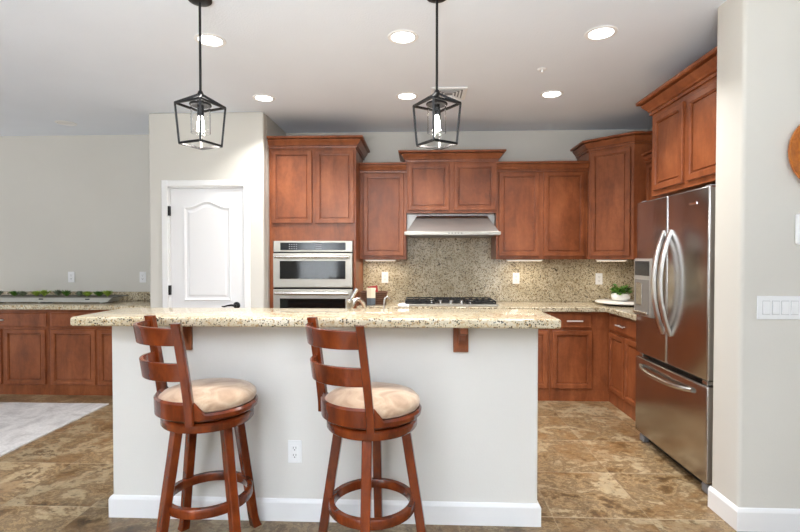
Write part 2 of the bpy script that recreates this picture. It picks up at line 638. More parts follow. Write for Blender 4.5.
# casing
b = B()
CW = 0.06
for x0, x1 in ((DX0 - CW, DX0), (DX1, DX1 + CW)):
    prism(b, [(x0, PY), (x0, PY - 0.012), (x0 + 0.008, PY - 0.018), (x1 - 0.008, PY - 0.018), (x1, PY - 0.012), (x1, PY)], 'z', 0, DZ + CW)
prism(b, [(PY, DZ), (PY - 0.012, DZ), (PY - 0.018, DZ + 0.008), (PY - 0.018, DZ + CW - 0.008), (PY - 0.012, DZ + CW), (PY, DZ + CW)], 'x', DX0, DX1)
box(b, DX0, DX0 + 0.012, PY, PY + 0.11, 0, DZ); box(b, DX1 - 0.012, DX1, PY, PY + 0.11, 0, DZ); box(b, DX0, DX1, PY, PY + 0.11, DZ - 0.012, DZ)
struct(obj('trim_1', b, M['trim']))
# door leaf with camel-back panel
dleaf = B()
YD = PY + 0.012
box(dleaf, DX0 + 0.014, DX1 - 0.014, YD, YD + 0.035, 0.01, DZ - 0.014)
leaf = struct(obj('door_1', dleaf, M['door']))
def arch_outline(x0, x1, z0, z1, rise, ins=0.0, n=16):
    pts = [(x0 + ins, z0 + ins), (x1 - ins, z0 + ins)]
    for i in range(n + 1):
        t = i / n
        x = (x1 - ins) + (x0 - x1 + 2 * ins) * t
        s = abs(2 * t - 1)
        z = z1 - ins + rise * (0.5 + 0.5 * math.cos(math.pi * min(1, s / 0.85)))
        pts.append((x, z))
    return pts
def panel_ring(x0, x1, z0, z1, rise):
    bm = B()
    offs = [(0.0, 0.0), (0.006, -0.010), (0.018, -0.006), (0.026, 0.0015), (0.040, 0.0015), (0.056, -0.004)]
    V = []
    for ins, dy in offs:
        V.append([bm.verts.new((x, YD - 0.0008 + dy, z)) for x, z in arch_outline(x0, x1, z0, z1, rise, ins)])
    n = len(V[0])
    for a, c in zip(V, V[1:]):
        for j in range(n):
            bm.faces.new((a[j], a[(j + 1) % n], c[(j + 1) % n], c[j]))
    bm.faces.new(V[-1])
    return obj('door_panel', bm, M['door'], leaf)
panel_ring(-2.215, -1.765, 0.98, 1.862, 0.055)
panel_ring(-2.215, -1.765, 0.22, 0.86, 0.0)
for z in (1.824, 1.08, 0.28):
    b = B(); box(b, DX0 + 0.003, DX0 + 0.017, PY - 0.022, PY + 0.013, z - 0.045, z + 0.045, 0.002)
    obj('hinge', b, M['black'], leaf)
b = B()
RM = Matrix.Translation((-1.712, YD, 0.937)) @ Matrix.Rotation(R(90), 4, 'X')
lathe(b, [(0.0, 0.0), (0.033, 0.0), (0.033, 0.008), (0.027, 0.013), (0.012, 0.015), (0.012, 0.045), (0.0, 0.047)], 0, 0, 24, M4=RM)
tube(b, [(-1.712, YD - 0.043, 0.937), (-1.745, YD - 0.05, 0.943), (-1.785, YD - 0.05, 0.938), (-1.815, YD - 0.05, 0.928), (-1.835, YD - 0.05, 0.932)], [0.011, 0.010, 0.008, 0.007, 0.006], 10)
h = obj('door_handle', b, M['black'], leaf, True)
h['label'] = 'black lever handle'
b = B(); sweep(b, [(PX0, YW - 0.5), (PX0, PY), (DX0 - CW, PY)], [(o, z) for o, z in BBP])
struct(obj('baseboard_pantry', b, M['trim']))
b = B(); sweep(b, [(DX1 + CW, PY), (PX1, PY)], BBP)
struct(obj('baseboard_pantry_right', b, M['trim']))

# rear of the room behind the camera, with two blinded windows
b = B()
RY = -2.8
wins = ((-3.05, -1.45), (1.86, 2.36))
xs = [-6.5, -3.05, -1.45, 1.86, 2.36, 4.2]
for x0, x1 in ((xs[0], xs[1]), (xs[2], xs[3]), (xs[4], xs[5])):
    box(b, x0, x1, RY - 0.15, RY, 0, ZC)
for x0, x1 in wins:
    box(b, x0, x1, RY - 0.15, RY, 0, 0.35); box(b, x0, x1, RY - 0.15, RY, 2.35, ZC)
struct(obj('wall_rear', b, M['wall']))
for k, (x0, x1) in enumerate(wins):
    b = B(); box(b, x0, x1, RY - 0.12, RY - 0.10, 0.35, 2.35)
    wn = struct(obj('window_%d' % (k + 1), b, M['pane']))
    b = B()
    for xa, wa in ((x0, 0.06), (x0 + (x1 - x0) * 0.62, 0.30 if k == 0 else 0.01), (x1 - 0.06, 0.06)):
        box(b, xa, xa + wa, RY - 0.10, RY - 0.03, 0.35, 2.35)
    obj('window_frame', b, M['trim'], wn)
    b = B()
    for i in range(39):
        z = 0.40 + i * 0.05
        box(b, x0 + 0.06, x1 - 0.06, RY - 0.028, RY - 0.024, z, z + 0.022)
    obj('blind', b, M['blind'], wn)
b = B(); box(b, -6.5, -6.4, -3.0, 1.6, 0, ZC)  # unseen wall added to block part of the world light from the left
struct(obj('light_blocker_left', b, M['wall']))
b = B(); box(b, 4.05, 4.2, -3.0, 2.46, 0, ZC)
struct(obj('wall_side', b, M['wall']))

# ================================================================ CABINETS
WD = M['wood']
# oven tower
OX0, OX1, OY = -1.448, -0.607, 4.53
oc = thing('oven_cabinet', 'tall cherry wood cabinet built around the steel wall ovens', 'cabinet', (OX0, OY, 0))
b = B()
box(b, OX0, OX1, OY + 0.02, YW - 0.002, 1.66, 2.44)
box(b, OX0, OX1, OY + 0.02, YW - 0.002, 0, 0.38)
box(b, OX0, OX0 + 0.035, OY + 0.02, YW - 0.002, 0.38, 1.66)
box(b, OX1 - 0.025, OX1, OY + 0.02, YW - 0.002, 0.38, 1.66)
box(b, OX0 + 0.035, OX1 - 0.025, OY + 0.02, YW - 0.002, 1.548, 1.66)
obj('body', b, WD, oc)
F = frame_mat((0, OY + 0.02, 0), 0)
door(F, -1.418, -1.028, 1.716, 2.415, oc)
door(F, -0.992, -0.622, 1.716, 2.415, oc)
drawer(F, -1.40, -0.63, 0.13, 0.36, oc, -1.015)
crown([(OX0, OY + 0.02), (OX1, OY + 0.02), (OX1, YW - 0.002)], 2.44, 0.10, 0.075, oc)

# left upper
def upper(name_label, x0, x1, ydoor, z0, z1, doors, cr_path, cr_h, cr_p, cat='cabinet'):
    c = thing('wall_cabinet', name_label, cat, (x0, ydoor, z0))
    b = B(); box(b, x0, x1, ydoor + 0.02, YW - 0.002, z0, z1)
    obj('body', b, WD, c)
    F = frame_mat((0, ydoor + 0.02, 0), 0)
    for d in doors:
        door(F, d[0], d[1], d[2], d[3], c)
    crown(cr_path, z1, cr_h, cr_p, c)
    return c
upper('narrow single door cherry wall cabinet between the oven tower and the range hood', OX1 + 0.002, -0.128, 4.80, 1.37, 2.247,
      [(-0.565, -0.155, 1.405, 2.237)], [(OX1 + 0.002, 4.82), (-0.128, 4.82)], 0.094, 0.05)
upper('short two-door cherry wall cabinet directly above the steel range hood', -0.126, 0.771, 4.75, 1.833, 2.343,
      [(-0.111, 0.299, 1.858, 2.322), (0.346, 0.756, 1.858, 2.322)], [(-0.126, YW - 0.002), (-0.126, 4.77), (0.771, 4.77), (0.771, YW - 0.002)], 0.10, 0.08)
upper('wide two-door cherry wall cabinet between the range hood and the corner cabinet', 0.773, 1.679, 4.80, 1.37, 2.247,
      [(0.799, 1.198, 1.402, 2.240), (1.243, 1.648, 1.402, 2.240)], [(0.773, 4.82), (1.679, 4.82)], 0.094, 0.05)
# diagonal corner cabinet
dc = thing('corner_cabinet', 'tall diagonal cherry corner wall cabinet with one door', 'cabinet', (1.68, 4.80, 1.37))
b = B(); prism(b, [(1.681, YW - 0.002), (1.681, 4.80), (1.988, 4.493), (XR - 0.002, 4.493), (XR - 0.002, YW - 0.002)], 'z', 1.37, 2.44)
obj('body', b, WD, dc)
L = math.hypot(0.307, 0.307)
F = frame_mat((1.681, 4.80, 0), R(-45))
door(F, 0.028, L - 0.028, 1.402, 2.415, dc)
crown([(1.681, YW - 0.002), (1.681, 4.80), (1.988, 4.493), (XR - 0.002, 4.493)], 2.44, 0.095, 0.075, dc)
# upper on the right wall
rc = thing('wall_cabinet', 'lower cherry wall cabinet tucked between the corner cabinet and the fridge cabinet', 'cabinet', (2.08, 4.0, 1.37))
b = B(); box(b, 2.10, XR - 0.002, 3.72, 4.491, 1.37, 2.247)
obj('body', b, WD, rc)
F = frame_mat((2.10, 4.491, 0), R(-90))
door(F, 0.03, 0.37, 1.402, 2.237, rc); door(F, 0.40, 0.745, 1.402, 2.237, rc)
crown([(2.10, 4.491), (2.10, 3.72)], 2.247, 0.094, 0.05, rc)
# over-fridge cabinet
fc = thing('fridge_cabinet', 'deep two-door cherry cabinet mounted above the refrigerator', 'cabinet', (1.72, 3.15, 1.84))
b = B(); box(b, 1.728, XR - 0.002, 2.70, 3.613, 1.838, 2.44)
obj('body', b, WD, fc)
F = frame_mat((1.728, 3.613, 0), R(-90))
door(F, 0.048, 0.437, 1.874, 2.402, fc); door(F, 0.487, 0.887, 1.874, 2.402, fc)
crown([(XR - 0.002, 3.613), (1.728, 3.613), (1.728, 2.70)], 2.44, 0.115, 0.085, fc)

# base cabinets
def base_unit(label, F, W, depth, drawers, doors, toe=0.11, top=0.868, bodytop=None):
    """F at the left end of the face frame; depth behind it"""
    loc = F @ Vector((0, 0, 0))
    c = thing('base_cabinet', label, 'cabinet', loc)
    b = B(); box(b, 0, W, 0, depth, 0.105, bodytop or top, M4=F)
    obj('body', b, WD, c)
    b = B(); box(b, 0, W, -0.001, depth, 0.0, 0.105, M4=F)
    obj('plinth', b, WD, c)
    for x0, x1, z0, z1, p in drawers:
        drawer(F, x0, x1, z0, z1, c, p)
    for x0, x1, z0, z1 in doors:
        door(F, x0, x1, z0, z1, c)
    return c
FY = 4.63
def FB(x): return frame_mat((x, FY, 0), 0)
D = YW - FY - 0.003
base_unit('cherry base cabinet between the oven tower and the cooktop', FB(-0.605), 0.453, D, [(0.02, 0.433, 0.70, 0.852, 0.226)], [(0.02, 0.433, 0.125, 0.682)])
base_unit('wide cherry base cabinet directly under the cooktop', FB(-0.15), 0.928, D, [(0.02, 0.908, 0.70, 0.852, None)], [(0.02, 0.455, 0.125, 0.682), (0.473, 0.908, 0.125, 0.682)])
base_unit('cherry base cabinet just right of the cooktop, mostly hidden behind the island', FB(0.78), 0.478, D, [(0.02, 0.45, 0.70, 0.852, 0.235)], [(0.02, 0.458, 0.125, 0.682)])
base_unit('cherry drawer and door base cabinet at the inside corner by the fridge', FB(1.26), 0.568, D, [(-0.0 + 0.005, 0.395, 0.706, 0.853, 0.225)], [(0.024, 0.40, 0.125, 0.682)])
FR = frame_mat((1.83, 4.63, 0), R(-90))
base_unit('cherry base cabinet along the right wall next to the fridge', FR, 0.90, XR - 1.83 - 0.003, [(0.03, 0.68, 0.70, 0.845, 0.33)], [(0.02, 0.345, 0.125, 0.672), (0.37, 0.68, 0.125, 0.672)])
# left run
base_unit('wide cherry base cabinet at the left edge, beside the grey rug', FB(-4.72), 0.998, D, [(0.02, 0.974, 0.69, 0.832, 0.485)], [(0.09, 0.50, 0.108, 0.665), (0.534, 0.962, 0.108, 0.665)])
base_unit('wide cherry base cabinet partly hidden by the left end of the island', FB(-3.72), 1.174, D, [(0.02, 0.974, 0.69, 0.832, 0.487)], [(0.02, 0.479, 0.108, 0.665), (0.509, 0.965, 0.108, 0.665)])

# worktops
G = M['granite']
b = B()
box(b, -4.74, PX0 - 0.002, 4.565, YW - 0.002, 0.868, 0.912, 0.006, 2)
t = tag(obj('countertop', b, G, None, True), 'beige speckled granite countertop under the long metal planter', 'countertop')
b = B(); box(b, -4.74, PX0 - 0.002, YW - 0.022, YW - 0.001, 0.912, 1.008, 0.002, 1)
obj('upstand', b, M['granite_dark'], t)
b = B()
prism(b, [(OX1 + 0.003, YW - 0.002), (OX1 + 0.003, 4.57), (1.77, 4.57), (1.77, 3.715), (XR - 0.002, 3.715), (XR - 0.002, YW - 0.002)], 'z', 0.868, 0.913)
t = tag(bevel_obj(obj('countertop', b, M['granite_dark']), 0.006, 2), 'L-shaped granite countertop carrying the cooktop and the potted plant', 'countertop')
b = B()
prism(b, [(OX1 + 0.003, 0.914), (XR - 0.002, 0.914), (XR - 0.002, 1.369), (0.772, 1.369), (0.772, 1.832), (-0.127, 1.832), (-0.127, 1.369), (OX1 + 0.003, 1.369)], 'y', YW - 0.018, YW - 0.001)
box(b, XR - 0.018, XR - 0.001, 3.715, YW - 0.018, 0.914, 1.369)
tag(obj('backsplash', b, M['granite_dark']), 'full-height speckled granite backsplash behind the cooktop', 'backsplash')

# ================================================================ APPLIANCES
# wall ovens
ov = thing('wall_oven', 'stainless double wall oven with dark glass windows set in the tall cabinet', 'oven', (-1.015, OY, 0.4))
VX0, VX1 = -1.398, -0.634
b = B(); box(b, VX0, VX1, OY + 0.001, 5.0, 0.40, 1.546)
obj('housing', b, M['black'], ov)
b = B(); box(b, VX0, VX1, OY - 0.022, OY, 1.440, 1.546, 0.004)
cp = obj('control_panel', b, M['steel'], ov)
b = B(); box(b, -1.33, -0.70, OY - 0.025, OY - 0.021, 1.458, 1.530, 0.001, 1)
ds = obj('display', b, M['panel_dark'], cp)
for i in range(4):
    for j in range(3):
        b = B(); box(b, -1.245 + i * 0.022, -1.233 + i * 0.022, OY - 0.0262, OY - 0.0248, 1.468 + j * 0.02, 1.476 + j * 0.02)
        obj('button', b, M['grey'], cp)
for j in range(3):
    b = B(); box(b, -0.99, -0.93, OY - 0.0262, OY - 0.0248, 1.470 + j * 0.018, 1.475 + j * 0.018)
    obj('indicator', b, M['grey'], cp)
def oven_door(z0, z1, gz0, gz1):
    bm = B(); box(bm, VX0, VX1, OY - 0.035, OY, z0, z1, 0.005)
    dd = obj('oven_door', bm, M['steel'], ov)
    bm = B(); box(bm, -1.332, -0.70, OY - 0.0385, OY - 0.034, gz0, gz1, 0.001, 1)
    obj('glass', bm, M['blackglass'], dd)
    bm = B()
    zh = z1 - 0.035
    tube(bm, [(VX0 + 0.03, OY - 0.085, zh), (VX1 - 0.03, OY - 0.085, zh)], 0.014, 14)
    for x in (VX0 + 0.06, VX1 - 0.06):
        tube(bm, [(x, OY - 0.03, zh), (x, OY - 0.085, zh)], 0.010, 10)
    obj('handle', bm, M['chrome'], dd, True)
oven_door(1.100, 1.428, 1.182, 1.355)
oven_door(0.42, 1.082, 0.52, 0.995)

# hood
hd = thing('range_hood', 'stainless steel range hood with sloping front over the cooktop', 'range hood', (0.32, 4.85, 1.6))
HX0, HX1 = -0.124, 0.769
b = B()
box(b, HX0, HX1, 4.90, YW - 0.02, 1.625, 1.831)
obj('back_panel', b, M['steel_h'], hd)
b = B()
lo = [(-0.12, 4.60, 1.6385), (0.765, 4.60, 1.6385), (0.765, 4.899, 1.6385), (-0.12, 4.899, 1.6385)]
hi = [(-0.02, 4.86, 1.812), (0.69, 4.86, 1.812), (0.69, 4.899, 1.812), (-0.02, 4.899, 1.812)]
loft(b, [lo, hi])
obj('sloped_canopy', b, M['steel_h'], hd)
b = B(); box(b, -0.142, 0.782, 4.585, YW - 0.02, 1.604, 1.638, 0.003)
lip = obj('lip', b, M['steel'], hd)
b = B(); box(b, -0.09, 0.73, 4.64, 5.08, 1.596, 1.6045)
obj('grease_filter', b, M['grey'], lip)
for i in range(5):
    b = B(); box(b, 0.28 + i * 0.03, 0.295 + i * 0.03, 4.582, 4.586, 1.618, 1.625)
    obj('button', b, M['slot'], lip)

# cooktop
ck = thing('cooktop', 'gas cooktop with black grates and a row of knobs on the back counter', 'cooktop', (0.305, 4.85, 0.914))
b = B(); box(b, -0.155, 0.765, 4.595, 5.09, 0.914, 0.933, 0.004)
obj('tray', b, M['steel'], ck)
for i in range(3):
    b = B()
    x0 = -0.135 + i * 0.297; x1 = x0 + 0.288
    y0, y1 = (4.63 if i != 1 else 4.75), 5.07
    for x in (x0 + 0.006, x1 - 0.006, (x0 + x1) / 2, x0 + 0.08, x1 - 0.08):
        bar(b, (x, y0, 0.959), (x, y1, 0.959), 0.012)
    for y in (y0 + 0.006, (y0 + y1) / 2, y1 - 0.006):
        bar(b, (x0, y, 0.959), (x1, y, 0.959), 0.012)
    for x in (x0 + 0.006, x1 - 0.006):
        for y in (y0 + 0.006, y1 - 0.006):
            bar(b, (x, y, 0.933), (x, y, 0.959), 0.012)
    box(b, x0 + 0.004, x1 - 0.004, y0 + 0.004, y1 - 0.004, 0.9332, 0.937)
    obj('grate', b, M['iron'], ck)
for x, y in ((0.01, 4.75), (0.01, 4.97), (0.305, 4.93), (0.60, 4.75), (0.60, 4.97)):
    b = B(); lathe(b, [(0.05, 0), (0.05, 0.008), (0.03, 0.012), (0.03, 0.02), (0, 0.02)], x, y, 20, 0.933)
    obj('burner', b, M['iron'], ck)
for x in (0.125, 0.21, 0.315, 0.42, 0.505):
    b = B(); lathe(b, [(0.022, 0), (0.020, 0.03), (0.016, 0.034), (0, 0.034)], x, 4.69, 18, 0.933)
    obj('knob', b, M['chrome'], ck, True)

# refrigerator (faces -X)
fr = thing('refrigerator', 'dark stainless french door refrigerator with bottom freezer drawer', 'refrigerator', (1.70, 3.24, 0))
FXF, FY0, FY1 = 1.655, 2.787, 3.693
b = B(); box(b, FXF + 0.085, 2.36, FY0 + 0.012, FY1 - 0.008, 0.06, 1.775, 0.004)
obj('case', b, M['fridge_side'], fr)
ymid = 3.243
def fdoor(y0, y1, z0, z1, nm):
    bm = B(); box(bm, FXF, FXF + 0.075, y0, y1, z0, z1, 0.012, 3)
    return obj(nm, bm, M['fridge'], fr, True)
d1 = fdoor(FY0, ymid - 0.004, 0.672, 1.800, 'door')
d2 = fdoor(ymid + 0.004, FY1, 0.672, 1.800, 'door')
d3 = fdoor(FY0, FY1, 0.072, 0.640, 'freezer_drawer')
def bow(y, parent):
    bm = B()
    pts = []
    for i in range(21):
        t = i / 20 * 2 - 1
        pts.append((FXF + 0.004 - 0.070 * (1 - t * t), y, 1.218 + t * 0.348))
    rings = []
    for i, p in enumerate(pts):
        t = i / 20 * 2 - 1
        tx, tz = 0.140 * t, 0.348
        L = math.hypot(tx, tz); tx /= L; tz /= L
        hw, hd = 0.017, 0.012
        rings.append([(p[0] + tz * hd * j, p[1] + hw * k, p[2] - tx * hd * j) for k, j in ((-1, -0.5), (-0.6, -1), (0.6, -1), (1, -0.5), (1, 0.5), (0.6, 1), (-0.6, 1), (-1, 0.5))])
    loft(bm, rings)
    obj('handle', bm, M['handle'], parent, True)
bow(ymid - 0.045, d1)
bow(ymid + 0.045, d2)
b = B()
pts = [(FXF - 0.008 - 0.05 * (1 - abs(i / 8 - 1) ** 4), FY0 + 0.135 + i / 16 * 0.665, 0.585 - 0.012 * (1 - (i / 8 - 1) ** 2)) for i in range(17)]
tube(b, pts, 0.015, 12)
obj('handle', b, M['chrome'], d3, True)
# dispenser on the far door
b = B(); box(b, FXF - 0.026, FXF + 0.01, 3.405, 3.672, 0.958, 1.378, 0.008)
dp = obj('dispenser', b, M['silver'], d2, True)
b = B(); box(b, FXF - 0.0285, FXF - 0.025, 3.43, 3.65, 1.255, 1.360, 0.002)
obj('dispenser_panel', b, M['panel_dark'], d2)
b = B(); box(b, FXF - 0.0285, FXF - 0.025, 3.43, 3.65, 0.985, 1.225, 0.002)
obj('dispenser_recess', b, M['recess'], d2)
b = B(); box(b, FXF - 0.034, FXF - 0.028, 3.53, 3.62, 1.04, 1.20, 0.004)
obj('dispenser_paddle', b, M['chrome'], d2)
b = B(); box(b, FXF - 0.044, FXF - 0.025, 3.43, 3.65, 0.975, 0.995, 0.004)
obj('drip_tray', b, M['chrome'], d2)
b = B(); box(b, FXF - 0.003, FXF + 0.001, 2.905, 2.985, 1.705, 1.718)
lg = obj('badge', b, M['logo'], d1)
for y in (FY0 + 0.02, FY1 - 0.09):
    b = B(); box(b, FXF + 0.02, FXF + 0.20, y, y + 0.06, 1.778, 1.808, 0.006)
    obj('hinge_cover', b, M['grey'], fr)
    b = B(); box(b, FXF + 0.025, FXF + 0.085, y + 0.0, y + 0.07, 0.0, 0.058, 0.010)
    obj('foot', b, M['grey'], fr)
    b = B(); box(b, FXF + 0.012, FXF + 0.07, y, y + 0.05, 0.643, 0.669, 0.004)
    obj('door_hinge', b, M['chrome'], fr)
b = B(); box(b, FXF + 0.06, FXF + 0.084, FY0 + 0.10, FY1 - 0.10, 0.015, 0.06)
obj('grille', b, M['black'], fr)

# ================================================================ ISLAND
IX0, IX1, IY = -1.640, 0.614, 2.46
isl = thing('kitchen_island', 'long kitchen island with a plain pale half wall facing the stools', 'kitchen island', (-0.5, IY, 0))
b = B(); box(b, IX0, IX1, IY, IY + 0.15, 0, 1.043, 0.012, 3, edges='vert')
obj('half_wall', b, M['island'], isl, True)
b = B(); box(b, IX0 + 0.02, IX1 - 0.02, IY + 0.151, 3.18, 0.0, 0.868)
ib = obj('cabinet_body', b, WD, isl)
F = frame_mat((IX1 - 0.02, 3.18, 0), R(180))
for i in range(4):
    x0 = 0.03 + i * 0.55
    b = B(); face_panel(b, F, x0, x0 + 0.50, 0.125, 0.83)
    obj('door', b, WD, ib)
b = B(); sweep(b, [(IX0, IY + 0.15), (IX0, IY), (IX1, IY), (IX1, IY + 0.15)], BBP)
obj('baseboard', b, M['trim'], isl)
for x0 in (-1.272, 0.176):
    b = B()
    box(b, x0, x0 + 0.077, IY - 0.022, IY - 0.0005, 0.900, 1.0425, 0.003)
    prism(b, [(IY - 0.022, 0.935), (IY - 0.022, 1.0425), (IY - 0.135, 1.0425), (IY - 0.135, 1.012), (IY - 0.09, 0.995), (IY - 0.05, 0.965)], 'x', x0 + 0.026, x0 + 0.058)
    k = obj('corbel', b, WD, isl)
    k['label'] = 'small cherry wood bracket under the bar top'
b = B(); box(b, -1.732, 0.678, 2.28, 2.735, 1.045, 1.092, 0.013, 4)
tag(obj('bar_countertop', b, G, None, True), 'raised beige granite bar top overhanging the island half wall', 'countertop')
b = B()
box(b, IX0 - 0.0, -0.75, 2.612, 3.22, 0.869, 0.911, 0.004)
box(b, -0.05, IX1, 2.612, 3.22, 0.869, 0.911, 0.004)
box(b, -0.75, -0.05, 2.612, 2.92, 0.869, 0.911)
box(b, -0.75, -0.05, 3.12, 3.22, 0.869, 0.911)
tag(obj('sink_countertop', b, G), 'lower granite counter behind the raised bar holding the faucet', 'countertop')

# faucet and dispensers
fa = thing('faucet', 'brushed nickel kitchen faucet behind the bar top in front of the ovens', 'faucet', (-0.418, 2.85, 0.911))
b = B(); lathe(b, [(0.030, 0.0), (0.030, 0.012), (0.021, 0.02), (0.020, 0.20), (0.022, 0.205), (0.020, 0.225), (0, 0.23)], -0.418, 2.85, 20, 0.911)
obj('body', b, M['chrome'], fa, True)
b = B(); tube(b, [(-0.412, 2.86, 1.085), (-0.392, 2.88, 1.125), (-0.37, 2.91, 1.130), (-0.35, 2.94, 1.108), (-0.338, 2.96, 1.07)], [0.016, 0.015, 0.014, 0.014, 0.015], 12)
obj('spout', b, M['chrome'], fa, True)
b = B(); tube(b, [(-0.415, 2.85, 1.125), (-0.395, 2.852, 1.160), (-0.374, 2.855, 1.198)], [0.012, 0.011, 0.013], 10)
obj('lever', b, M['chrome'], fa, True)
sd = thing('water_dispenser', 'slim white curved tap to the right of the nickel faucet', 'tap', (-0.215, 2.90, 0.911))
b = B(); tube(b, [(-0.215, 2.90, 0.911), (-0.215, 2.90, 1.10), (-0.210, 2.905, 1.135), (-0.195, 2.92, 1.145), (-0.182, 2.935, 1.128)], 0.0048, 10)
obj('stem', b, M['silver'], sd, True)
b = B(); lathe(b, [(0.018, 0), (0.018, 0.012), (0.009, 0.02), (0, 0.02)], -0.215, 2.90, 16, 0.911)
obj('base', b, M['plate'], sd, True)
sp = thing('soap_dispenser', 'small white soap pump in front of the cooktop corner', 'soap dispenser', (-0.10, 2.90, 0.911))
b = B(); lathe(b, [(0.02, 0), (0.02, 0.01), (0.011, 0.02), (0.011, 0.16), (0, 0.162)], -0.10, 2.90, 16, 0.911)
obj('stem', b, M['plate'], sp, True)
b = B(); tube(b, [(-0.128, 2.90, 1.092), (-0.10, 2.90, 1.095), (-0.062, 2.90, 1.088)], [0.009, 0.014, 0.008], 10)
obj('nozzle', b, M['plate'], sp, True)

# ================================================================ STOOLS
def make_stool(label, loc, face, legrot):
    """face: direction the sitter looks (deg); legrot: angle of the first leg"""
    s = thing('bar_stool', label, 'stool', loc, R(face), 'swivel bar stools at the island')
    W = M['stool']
    # swivel seat frame with a rim that rises at the back
    b = B()
    n = 72
    ring = []
    for i in range(n):
        a = 2 * math.pi * i / n
        d = abs((math.degrees(a) + 180) % 360 - 180)     # 180 at the back
        k = max(0.0, min(1.0, (d - 114) / 12))
        k = k * k * (3 - 2 * k)
        top = 0.713 + 0.052 * k
        ro = 0.224 + 0.006 * k
        ri = 0.19 if k < 0.5 else 0.2195
        ring.append([(r * math.cos(a), r * math.sin(a), z) for r, z in ((0.15, 0.682), (ro - 0.012, 0.676), (ro, 0.686), (ro + 0.002, top - 0.01), (ro - 0.006, top), (ri + 0.004, top), (ri, top - 0.008), (0.15, 0.70))])
    loft(b, ring, closed=True, caps=False)
    obj('seat_frame', b, W, s, True, True)
    b = B()
    lathe(b, [(0.0, 0.703), (0.186, 0.703), (0.212, 0.716), (0.219, 0.732), (0.216, 0.748), (0.198, 0.764), (0.15, 0.778), (0.08, 0.785), (0.0, 0.787)], 0, 0, 48)
    cu = obj('seat_cushion', b, M['suede'], s, True, True, 70)
    b = B(); pts = [(0.213 * math.cos(2 * math.pi * i / 60), 0.213 * math.sin(2 * math.pi * i / 60), 0.722) for i in range(60)]
    rg = [[(p[0] * (1 + dr), p[1] * (1 + dr), p[2] + dz) for dr, dz in ((0.014, 0), (0, 0.004), (-0.014, 0), (0, -0.004))] for p in pts]
    loft(b, rg, closed=True, caps=False)
    obj('piping', b, M['suede'], cu, True, True)
    b = B(); lathe(b, [(0.13, 0.660), (0.13, 0.681), (0.0, 0.681)], 0, 0, 32)
    obj('swivel_plate', b, M['black'], s, True, True)
    b = B(); lathe(b, [(0.10, 0.622), (0.200, 0.622), (0.206, 0.630), (0.206, 0.655), (0.198, 0.664), (0.0, 0.664)], 0, 0, 48)
    obj('base_ring', b, W, s, True, True)
    # legs
    for q in range(4):
        a = R(legrot - face + 90 * q)
        b = B()
        ca, sa = math.cos(a), math.sin(a)
        rings = []
        prof = [(0.150, 0.626, 0.0215), (0.174, 0.47, 0.021), (0.208, 0.26, 0.0205), (0.229, 0.12, 0.020), (0.238, 0.06, 0.020), (0.246, 0.025, 0.021), (0.255, 0.0, 0.023)]
        for r, z, hw in prof:
            rings.append([((r + i * hw) * ca - j * hw * sa, (r + i * hw) * sa + j * hw * ca, z) for i, j in ((-1, -0.8), (-0.8, -1), (0.8, -1), (1, -0.8), (1, 0.8), (0.8, 1), (-0.8, 1), (-1, 0.8))])
        loft(b, rings)
        obj('leg', b, W, s, True, True, 35)
    b = B()
    rg = []
    for i in range(64):
        a = 2 * math.pi * i / 64
        rg.append([(r * math.cos(a), r * math.sin(a), z) for r, z in ((0.174, 0.244), (0.196, 0.244), (0.199, 0.249), (0.199, 0.281), (0.196, 0.286), (0.174, 0.286), (0.171, 0.281), (0.171, 0.249))])
    loft(b, rg, closed=True, caps=False)
    obj('foot_ring', b, W, s, True, True)
    # back posts: lean backwards (-x), curved
    HA = 51
    def bp(ang, z, r=0.232):
        t = max(0, (z - 0.70) / 0.41)
        return Vector((-r * math.cos(R(ang)) - 0.055 * t ** 1.2, r * math.sin(R(ang)) * (1 + 0.02 * t), z))
    for sg in (-1, 1):
        b = B()
        rings = []
        for i in range(11):
            z = 0.672 + (1.112 - 0.672) * i / 10
            c = bp(sg * HA, z, 0.234)
            rad = Vector((-math.cos(R(HA)), sg * math.sin(R(HA)), 0)); tan = Vector((-rad.y, rad.x, 0))
            hr, ht = 0.020, 0.017
            rings.append([c + rad * hr * i2 + tan * ht * j for i2, j in ((-1, -0.85), (-0.8, -1), (0.8, -1), (1, -0.85), (1, 0.85), (0.8, 1), (-0.8, 1), (-1, 0.85))])
        loft(b, rings)
        obj('back_post', b, W, s, True, True, 35)
    for z0, z1, arc in ((1.016, 1.090, 0.006), (0.862, 0.940, 0.004)):
        b = B()
        rings = []
        for i in range(25):
            an = -HA + 2 * HA * i / 24
            lift = arc * (1 - (an / HA) ** 2)
            q = []
            bulge = 0.018 * (1 - (an / HA) ** 2)
            for r, z in ((0.226, z0), (0.243, z0), (0.243, z1 + lift), (0.226, z1 + lift)):
                p = bp(an, z, r)
                p.x -= bulge
                q.append(p)
            rings.append(q)
        loft(b, rings)
        bevel_obj(obj('back_slat', b, W, s, True, True, 35), 0.003)
    return s
make_stool('tan suede bar stool nearer the left end of the island, before the pantry door', (-0.998, 2.205, 0), 45, 53)
make_stool('tan suede bar stool in front of the middle of the island, right of the outlet', (-0.214, 2.155, 0), 43, 88)

